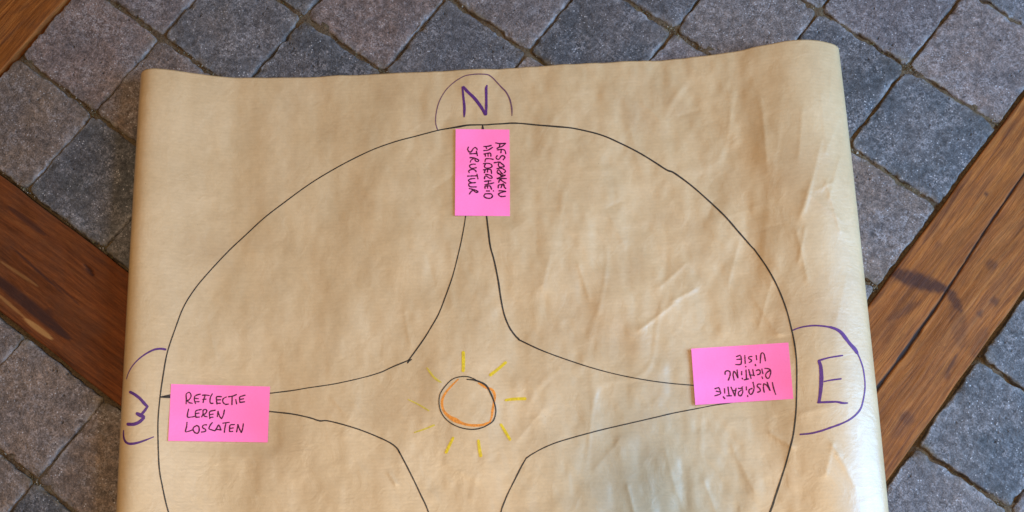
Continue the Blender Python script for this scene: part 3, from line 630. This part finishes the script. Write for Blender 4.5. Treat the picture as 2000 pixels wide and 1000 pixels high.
for st, m_ in [([(905, 688, 6.5), (905.3, 705, 6.8), (904.8, 725, 6)], M_YELLOW), ([(988, 708, 5.6), (973, 721, 5.8), (957.5, 733, 6)], M_YELLOW), ([(987.5, 781.8, 5), (1004.3, 779.6, 6), (1026.5, 779, 6)], M_YELLOW), ([(978.2, 829, 5), (986.2, 842, 5.8), (996.5, 859, 5)], M_YELLOW),
               ([(934.6, 860.5, 5.5), (936.5, 877, 6.6), (939.2, 891, 6.6)], M_YELLOW), ([(885.6, 855, 5), (878, 870, 5.8), (871.5, 884, 6)], M_YELLOW), ([(848.4, 830.3, 3.6), (830.2, 838, 3.2), (809.4, 845, 2.4)], M_YELLOW_FAINT), ([(838, 802.4, 3), (817.2, 790, 2.8), (797, 780.4, 1.8)], M_YELLOW_FAINT),
               ([(834, 718.5, 2.4), (840, 727, 4.2), (846.8, 736, 3.8), (855, 743, 4), (862, 747, 2.4)], M_YELLOW_FAINT)]:
    ribbons('drawn_sun_ray', [st], m_, lambda a, b: on_sheet(a, b, 0.0006), paper, jit=0.04)

# ------------------------------------------------------------------ the sticky notes
def zp(strokes, sc, ox, oy): return [[(x / sc + ox, y / sc + oy) for x, y in st] for st in strokes]
def sticky(corners, free, lift, label, words):
    """corners TL, TR, BR, BL in photo pixels; free = the side whose glue ends and that lifts"""
    c = np.array(corners, float)
    s, t = np.meshgrid(np.linspace(0, 1, 29), np.linspace(0, 1, 21))
    px = (c[0, 0] * (1 - s) + c[1, 0] * s) * (1 - t) + (c[3, 0] * (1 - s) + c[2, 0] * s) * t
    py = (c[0, 1] * (1 - s) + c[1, 1] * s) * (1 - t) + (c[3, 1] * (1 - s) + c[2, 1] * s) * t
    P = on_sheet(px.ravel(), py.ravel(), 0.0)
    A = np.c_[P[:, 0], P[:, 1], np.ones(len(P)), P[:, 0] ** 2, P[:, 1] ** 2, P[:, 0] * P[:, 1]]
    o3 = P.mean(0); B = lambda q: np.c_[np.ones(len(q)), (q[:, 0] - o3[0]) * 10, (q[:, 1] - o3[1]) * 10, ((q[:, 0] - o3[0]) * 10) ** 2, ((q[:, 1] - o3[1]) * 10) ** 2, (q[:, 0] - o3[0]) * (q[:, 1] - o3[1]) * 100]
    co = np.linalg.lstsq(B(P), P[:, 2], rcond=None)[0]
    offz = np.max(P[:, 2] - B(P) @ co) * 0.85 + 0.0003
    fr = {'bottom': lambda s, t: t, 'left': lambda s, t: 1 - s, 'top': lambda s, t: 1 - t}[free]
    def height(s, t): return lift * np.clip((fr(s, t) - 0.2) / 0.8, 0, 1) ** 1.7 + 0.0003 * vnoise(s * 3, t * 3, 5)
    def surf_st(s, t, px, py, extra):
        # meet the pixel's ray with the note's own plane, then raise
        out = []
        hh = height(s, t)
        for x, y, h in zip(px, py, hh):
            z = co[0] + offz
            for _ in range(4):
                q = at(x, y, z); z = (B(q[None]) @ co)[0] + offz + h + extra
            out.append(q)
        return np.array(out)
    top = surf_st(s.ravel(), t.ravel(), px.ravel(), py.ravel(), 0.0)
    bot = top.copy(); bot[:, 2] -= 0.00018
    ny, nx = s.shape; n = len(top)
    ring = np.concatenate([np.arange(nx), np.arange(1, ny) * nx + nx - 1, (ny - 1) * nx + np.arange(nx - 2, -1, -1), np.arange(ny - 2, 0, -1) * nx])
    r2 = np.roll(ring, -1)
    Fq = np.concatenate([grid_faces(ny, nx, flip=True), grid_faces(ny, nx, n), np.stack([ring, r2, r2 + n, ring + n], -1)])
    ctr = top.mean(0)
    note = mesh_obj('sticky_note', np.concatenate([top, bot]) - ctr, Fq, M_NOTE, smoothf=False); note.location = ctr
    note['label'] = label; note['category'] = 'sticky note'; note['group'] = 'pink sticky notes on the paper'
    def surf(ax, ay):
        # invert the bilinear patch
        ss = np.full(len(ax), .5); tt = np.full(len(ax), .5)
        for _ in range(8):
            X = (c[0, 0] * (1 - ss) + c[1, 0] * ss) * (1 - tt) + (c[3, 0] * (1 - ss) + c[2, 0] * ss) * tt
            Y = (c[0, 1] * (1 - ss) + c[1, 1] * ss) * (1 - tt) + (c[3, 1] * (1 - ss) + c[2, 1] * ss) * tt
            xs = (c[1, 0] - c[0, 0]) * (1 - tt) + (c[2, 0] - c[3, 0]) * tt; ys = (c[1, 1] - c[0, 1]) * (1 - tt) + (c[2, 1] - c[3, 1]) * tt
            xt = (c[3, 0] - c[0, 0]) * (1 - ss) + (c[2, 0] - c[1, 0]) * ss; yt = (c[3, 1] - c[0, 1]) * (1 - ss) + (c[2, 1] - c[1, 1]) * ss
            det = xs * yt - xt * ys; ex = ax - X; ey = ay - Y
            ss = ss + (yt * ex - xt * ey) / det; tt = tt + (-ys * ex + xs * ey) / det
        return surf_st(ss, tt, ax, ay, 0.00025)
    for wd in words:
        o = ribbons('handwritten_word', wd, M_PEN, surf, note, step=0.8, width=2.6, jit=0.22)
    return note

W1 = zp([[(135, 290), (140, 190), (135, 110), (160, 75), (200, 65), (230, 110), (225, 160), (190, 210), (150, 225)], [(150, 225), (200, 265), (255, 275)], [(320, 285), (300, 220), (300, 160), (310, 135), (360, 110), (420, 97)], [(310, 180), (375, 187)], [(305, 245), (390, 245)],
         [(450, 120), (520, 115), (590, 125)], [(505, 130), (480, 200), (468, 262)], [(458, 205), (525, 195)], [(648, 92), (620, 140), (603, 200), (605, 260), (630, 280), (662, 275)], [(740, 295), (730, 220), (735, 150), (832, 148)], [(740, 210), (812, 207)], [(740, 280), (808, 275)],
         [(922, 152), (870, 180), (850, 215), (860, 260), (900, 295), (962, 292)], [(960, 150), (1050, 135), (1125, 103)], [(1035, 155), (1030, 305)], [(1105, 200), (1122, 290)], [(1185, 262), (1180, 190), (1190, 150), (1288, 117)], [(1190, 200), (1258, 190)], [(1185, 260), (1280, 247)]], 10, 350, 760)
W2 = zp([[(185, 388), (165, 480), (165, 545), (240, 545), (305, 532)], [(330, 555), (315, 480), (335, 420), (437, 397)], [(325, 480), (392, 467)], [(330, 550), (397, 545)], [(440, 542), (465, 480), (470, 412), (520, 397), (540, 430), (510, 480), (465, 495)], [(465, 495), (500, 530), (547, 540)],
         [(600, 575), (590, 500), (605, 435), (706, 412)], [(600, 500), (667, 487)], [(600, 555), (662, 547)], [(745, 540), (760, 430)], [(758, 432), (790, 530), (828, 578)], [(830, 580), (865, 500), (884, 405)]], 10, 350, 760)
W3 = zp([[(153, 645), (145, 730), (123, 828), (180, 825), (260, 797)], [(345, 708), (280, 750), (275, 800), (310, 850), (360, 860), (390, 810), (385, 740), (350, 712)], [(537, 697), (480, 702), (452, 740), (480, 768), (518, 790), (508, 825), (433, 840)], [(648, 653), (610, 700), (583, 770), (640, 797), (700, 815)],
         [(700, 815), (740, 750), (775, 702), (818, 798)], [(818, 798), (740, 787), (722, 790)], [(852, 665), (982, 647)], [(912, 670), (893, 760), (882, 845)], [(985, 832), (985, 760), (1000, 702), (1083, 692)], [(990, 770), (1058, 757)], [(985, 830), (1048, 825)],
         [(1122, 836), (1150, 694)], [(1145, 692), (1180, 780), (1213, 847)], [(1215, 850), (1240, 770), (1254, 675)]], 10, 350, 760)
sticky([(334, 750), (527.3, 755), (522.8, 864), (328.5, 861)], 'bottom', 0.0016, 'pink sticky note reading REFLECTIE LEREN LOSLATEN at the left side of the drawn circle', [W1, W2, W3])
k_ = 9.527
I1 = zp([[(1225, 637), (1250, 750), (1287, 862)], [(1127, 633), (1185, 788)], [(1185, 790), (1120, 690), (1065, 660)], [(1065, 660), (1060, 740), (1075, 822)], [(1015, 670), (960, 670), (945, 710), (990, 750), (1000, 800), (952, 820)], [(865, 633), (885, 740), (860, 830), (820, 860), (790, 820), (800, 770), (848, 750)],
         [(740, 718), (745, 778)], [(764, 878), (770, 902)], [(592, 745), (640, 750), (673, 717)], [(665, 750), (675, 820), (640, 885), (600, 870), (597, 820), (648, 782)], [(456, 724), (530, 888)], [(530, 888), (550, 744)], [(490, 790), (545, 790)], [(400, 724), (420, 878)], [(377, 888), (468, 885)],
         [(335, 752), (340, 838)], [(312, 903), (343, 942)], [(157, 755), (230, 732)], [(235, 742), (255, 800), (258, 850), (154, 888)], [(182, 800), (250, 815)]], k_, 1380, 680)
I2 = zp([[(1083, 375), (1140, 380), (1180, 400), (1195, 450), (1175, 530), (1140, 565), (1105, 530), (1105, 480), (1140, 440), (1168, 422)], [(1030, 388), (1050, 478)], [(1032, 532), (1046, 567)], [(922, 420), (970, 402), (1000, 430), (990, 480), (948, 495)], [(860, 393), (880, 508)], [(786, 398), (830, 567)],
         [(802, 492), (893, 510)], [(735, 404), (745, 568)], [(702, 590), (783, 572)], [(655, 433), (655, 498)], [(662, 557), (678, 577)], [(570, 404), (585, 553)], [(585, 555), (540, 460), (510, 430)], [(510, 430), (495, 490), (515, 596)], [(347, 488), (350, 440), (390, 420), (435, 440), (440, 500), (407, 596)]], k_, 1380, 680)
I3 = zp([[(1000, 277), (1005, 180), (1015, 110), (1040, 85), (1070, 110), (1085, 170), (1098, 238)], [(925, 133), (935, 218)], [(907, 298), (915, 328)], [(848, 155), (800, 160), (782, 190), (830, 215), (835, 245), (793, 268)], [(712, 133), (722, 288)], [(729, 335), (732, 350)], [(553, 159), (628, 130)],
         [(640, 150), (650, 230), (635, 300), (543, 305)], [(563, 210), (640, 205)]], k_, 1380, 680)
sticky([(1350, 681), (1539.8, 669), (1549.6, 779), (1358, 791)], 'left', 0.0022, 'pink sticky note with upside-down writing INSPIRATIE RICHTING VISIE beside the letter E', [I1, I2, I3])
k_ = 14.29; a_ = (k_, 900, 270); b_ = (k_, 900, 330)
A1 = zp([[(972, 130), (1100, 150), (1250, 140)], [(1252, 142), (1150, 230), (1070, 250), (1008, 288)], [(1095, 152), (1080, 248)], [(1018, 325), (1150, 310), (1230, 340), (1258, 436)], [(1130, 320), (1120, 408)], [(1020, 487), (985, 530), (1010, 580), (1070, 580), (1130, 500), (1190, 490), (1230, 530), (1187, 602)],
         [(928, 685), (1080, 665), (1130, 700), (1210, 770), (1180, 800), (1080, 800), (1050, 740), (1070, 682)], [(1008, 850), (1120, 835), (1220, 880), (1250, 930), (1212, 958)], [(1050, 880), (1015, 930), (1040, 985), (1090, 1010)], [(1070, 880), (1120, 950), (1180, 1005)]], *a_) + \
     zp([[(1242, 175), (1130, 180), (1050, 112)], [(1242, 177), (1130, 220), (1008, 264)], [(1120, 122), (1120, 218)], [(1022, 275), (1150, 266), (1277, 268)], [(1060, 378), (1080, 310), (1130, 300)], [(1092, 292), (1180, 350), (1258, 398)], [(1046, 527), (1060, 450), (1200, 440), (1215, 500), (1257, 547)],
         [(1122, 527), (1150, 452)], [(1180, 402), (1200, 468)], [(1063, 610), (1150, 610), (1258, 628)], [(1258, 628), (1120, 660), (1050, 700)], [(1050, 700), (1080, 750), (1150, 770), (1247, 760)]], *b_)
A2 = zp([[(643, 230), (750, 225), (852, 201)], [(643, 345), (760, 330), (892, 252)], [(700, 235), (723, 288)], [(643, 440), (740, 420), (830, 420), (840, 506)], [(680, 440), (690, 508)], [(760, 425), (765, 508)], [(907, 590), (800, 570), (700, 580), (676, 656)],
         [(633, 710), (760, 700), (850, 730), (870, 790), (800, 830), (700, 830), (660, 780), (690, 722)], [(633, 880), (740, 870), (840, 880), (860, 987)], [(680, 885), (660, 962)], [(750, 880), (745, 948)]], *a_) + \
     zp([[(661, 272), (675, 210), (720, 200), (790, 250), (850, 260), (880, 240), (840, 190), (770, 160), (692, 155)], [(658, 345), (760, 335), (847, 330)], [(672, 445), (790, 420), (927, 386)], [(770, 335), (775, 418)], [(680, 547), (680, 490), (750, 475), (820, 480), (863, 572)], [(745, 482), (750, 538)],
         [(718, 615), (802, 615)], [(905, 610), (918, 614)], [(680, 695), (840, 695), (885, 760), (830, 815), (720, 810), (645, 760), (680, 697)]], *b_)
A3 = zp([[(215, 243), (195, 310), (230, 375), (290, 375), (350, 290), (400, 260), (450, 290), (455, 328)], [(437, 363), (465, 488)], [(248, 435), (438, 425)], [(257, 540), (370, 550), (450, 580), (505, 620), (480, 650), (420, 640), (390, 572)], [(350, 572), (290, 610), (266, 668)], [(412, 725), (320, 725), (250, 760), (260, 810), (320, 840), (437, 820)],
         [(238, 962), (220, 920), (270, 880), (340, 865), (410, 900), (430, 942)]], *a_) + \
     zp([[(450, 143), (480, 277)], [(193, 200), (438, 190)], [(398, 265), (290, 275), (220, 310), (250, 360), (320, 385), (418, 380)], [(320, 387), (230, 410), (230, 470), (290, 500), (437, 500)], [(233, 545), (340, 570), (430, 600), (480, 640), (430, 655), (380, 620), (350, 592)], [(340, 592), (280, 640), (241, 702)]], *b_)
sticky([(890, 252), (995, 253), (996, 422), (888.5, 421)], 'left', 0.0022, 'pink sticky note with sideways writing AFSPRAKEN HELDERHEID STRUCTUUR under the letter N', [A1, A2, A3])

# ------------------------------------------------------------------ the photographer's phone, just behind the lens; it throws the soft shade on the lower paper
def phone():
    k = N('dark_glass_phone'); M_PH = k.done((0.02, 0.02, 0.022), 0.25, 0.5)
    k = N('lens_glass'); M_LENS = k.done((0.006, 0.006, 0.01), 0.08, 0.6)
    def slab(w, h, d, r, n=8):
        pts = []
        for cx, cy, a0 in ((w / 2 - r, h / 2 - r, 0), (-w / 2 + r, h / 2 - r, 90), (-w / 2 + r, -h / 2 + r, 180), (w / 2 - r, -h / 2 + r, 270)):
            for q in range(n + 1):
                a = math.radians(a0 + 90 * q / n); pts.append((cx + r * math.cos(a), cy + r * math.sin(a)))
        return pts
    def solid(name, pts, zs, mat, parent=None):
        m = len(pts); V = []; e = 0.0012
        layers = [(zs[0], 1 - 0.02), (zs[0] + e * 0.5, 1), (zs[1] - e * 0.5, 1), (zs[1], 1 - 0.02)]
        for z, s_ in layers: V += [(x * s_, y * s_, z) for x, y in pts]
        cxy = np.mean(pts, axis=0); V += [(cxy[0], cxy[1], zs[0]), (cxy[0], cxy[1], zs[1])]
        Fq = []
        for l in range(3):
            for q in range(m): Fq.append((l * m + q, l * m + (q + 1) % m, (l + 1) * m + (q + 1) % m)); Fq.append((l * m + q, (l + 1) * m + (q + 1) % m, (l + 1) * m + q))
        for q in range(m): Fq.append((4 * m, (q + 1) % m, q)); Fq.append((4 * m + 1, 3 * m + q, 3 * m + (q + 1) % m))
        return mesh_obj(name, V, Fq, mat, parent, smoothf=False)
    body = solid('smartphone', slab(0.076, 0.160, 0.008, 0.010), (0.004, 0.012), M_PH)
    body['label'] = 'dark smartphone held level above the paper, taking the picture'; body['category'] = 'smartphone'
    for q in (0, 1):
        c = solid('camera_lens', [(0.007 * math.cos(t) - 0.018 * q, 0.007 * math.sin(t) + 0.045) for t in np.linspace(0, 2 * math.pi, 24, endpoint=False)], (0.0025, 0.004), M_LENS, body)
    body.matrix_world = cam.matrix_world @ Matrix.Translation((0, -0.045, 0))
phone()
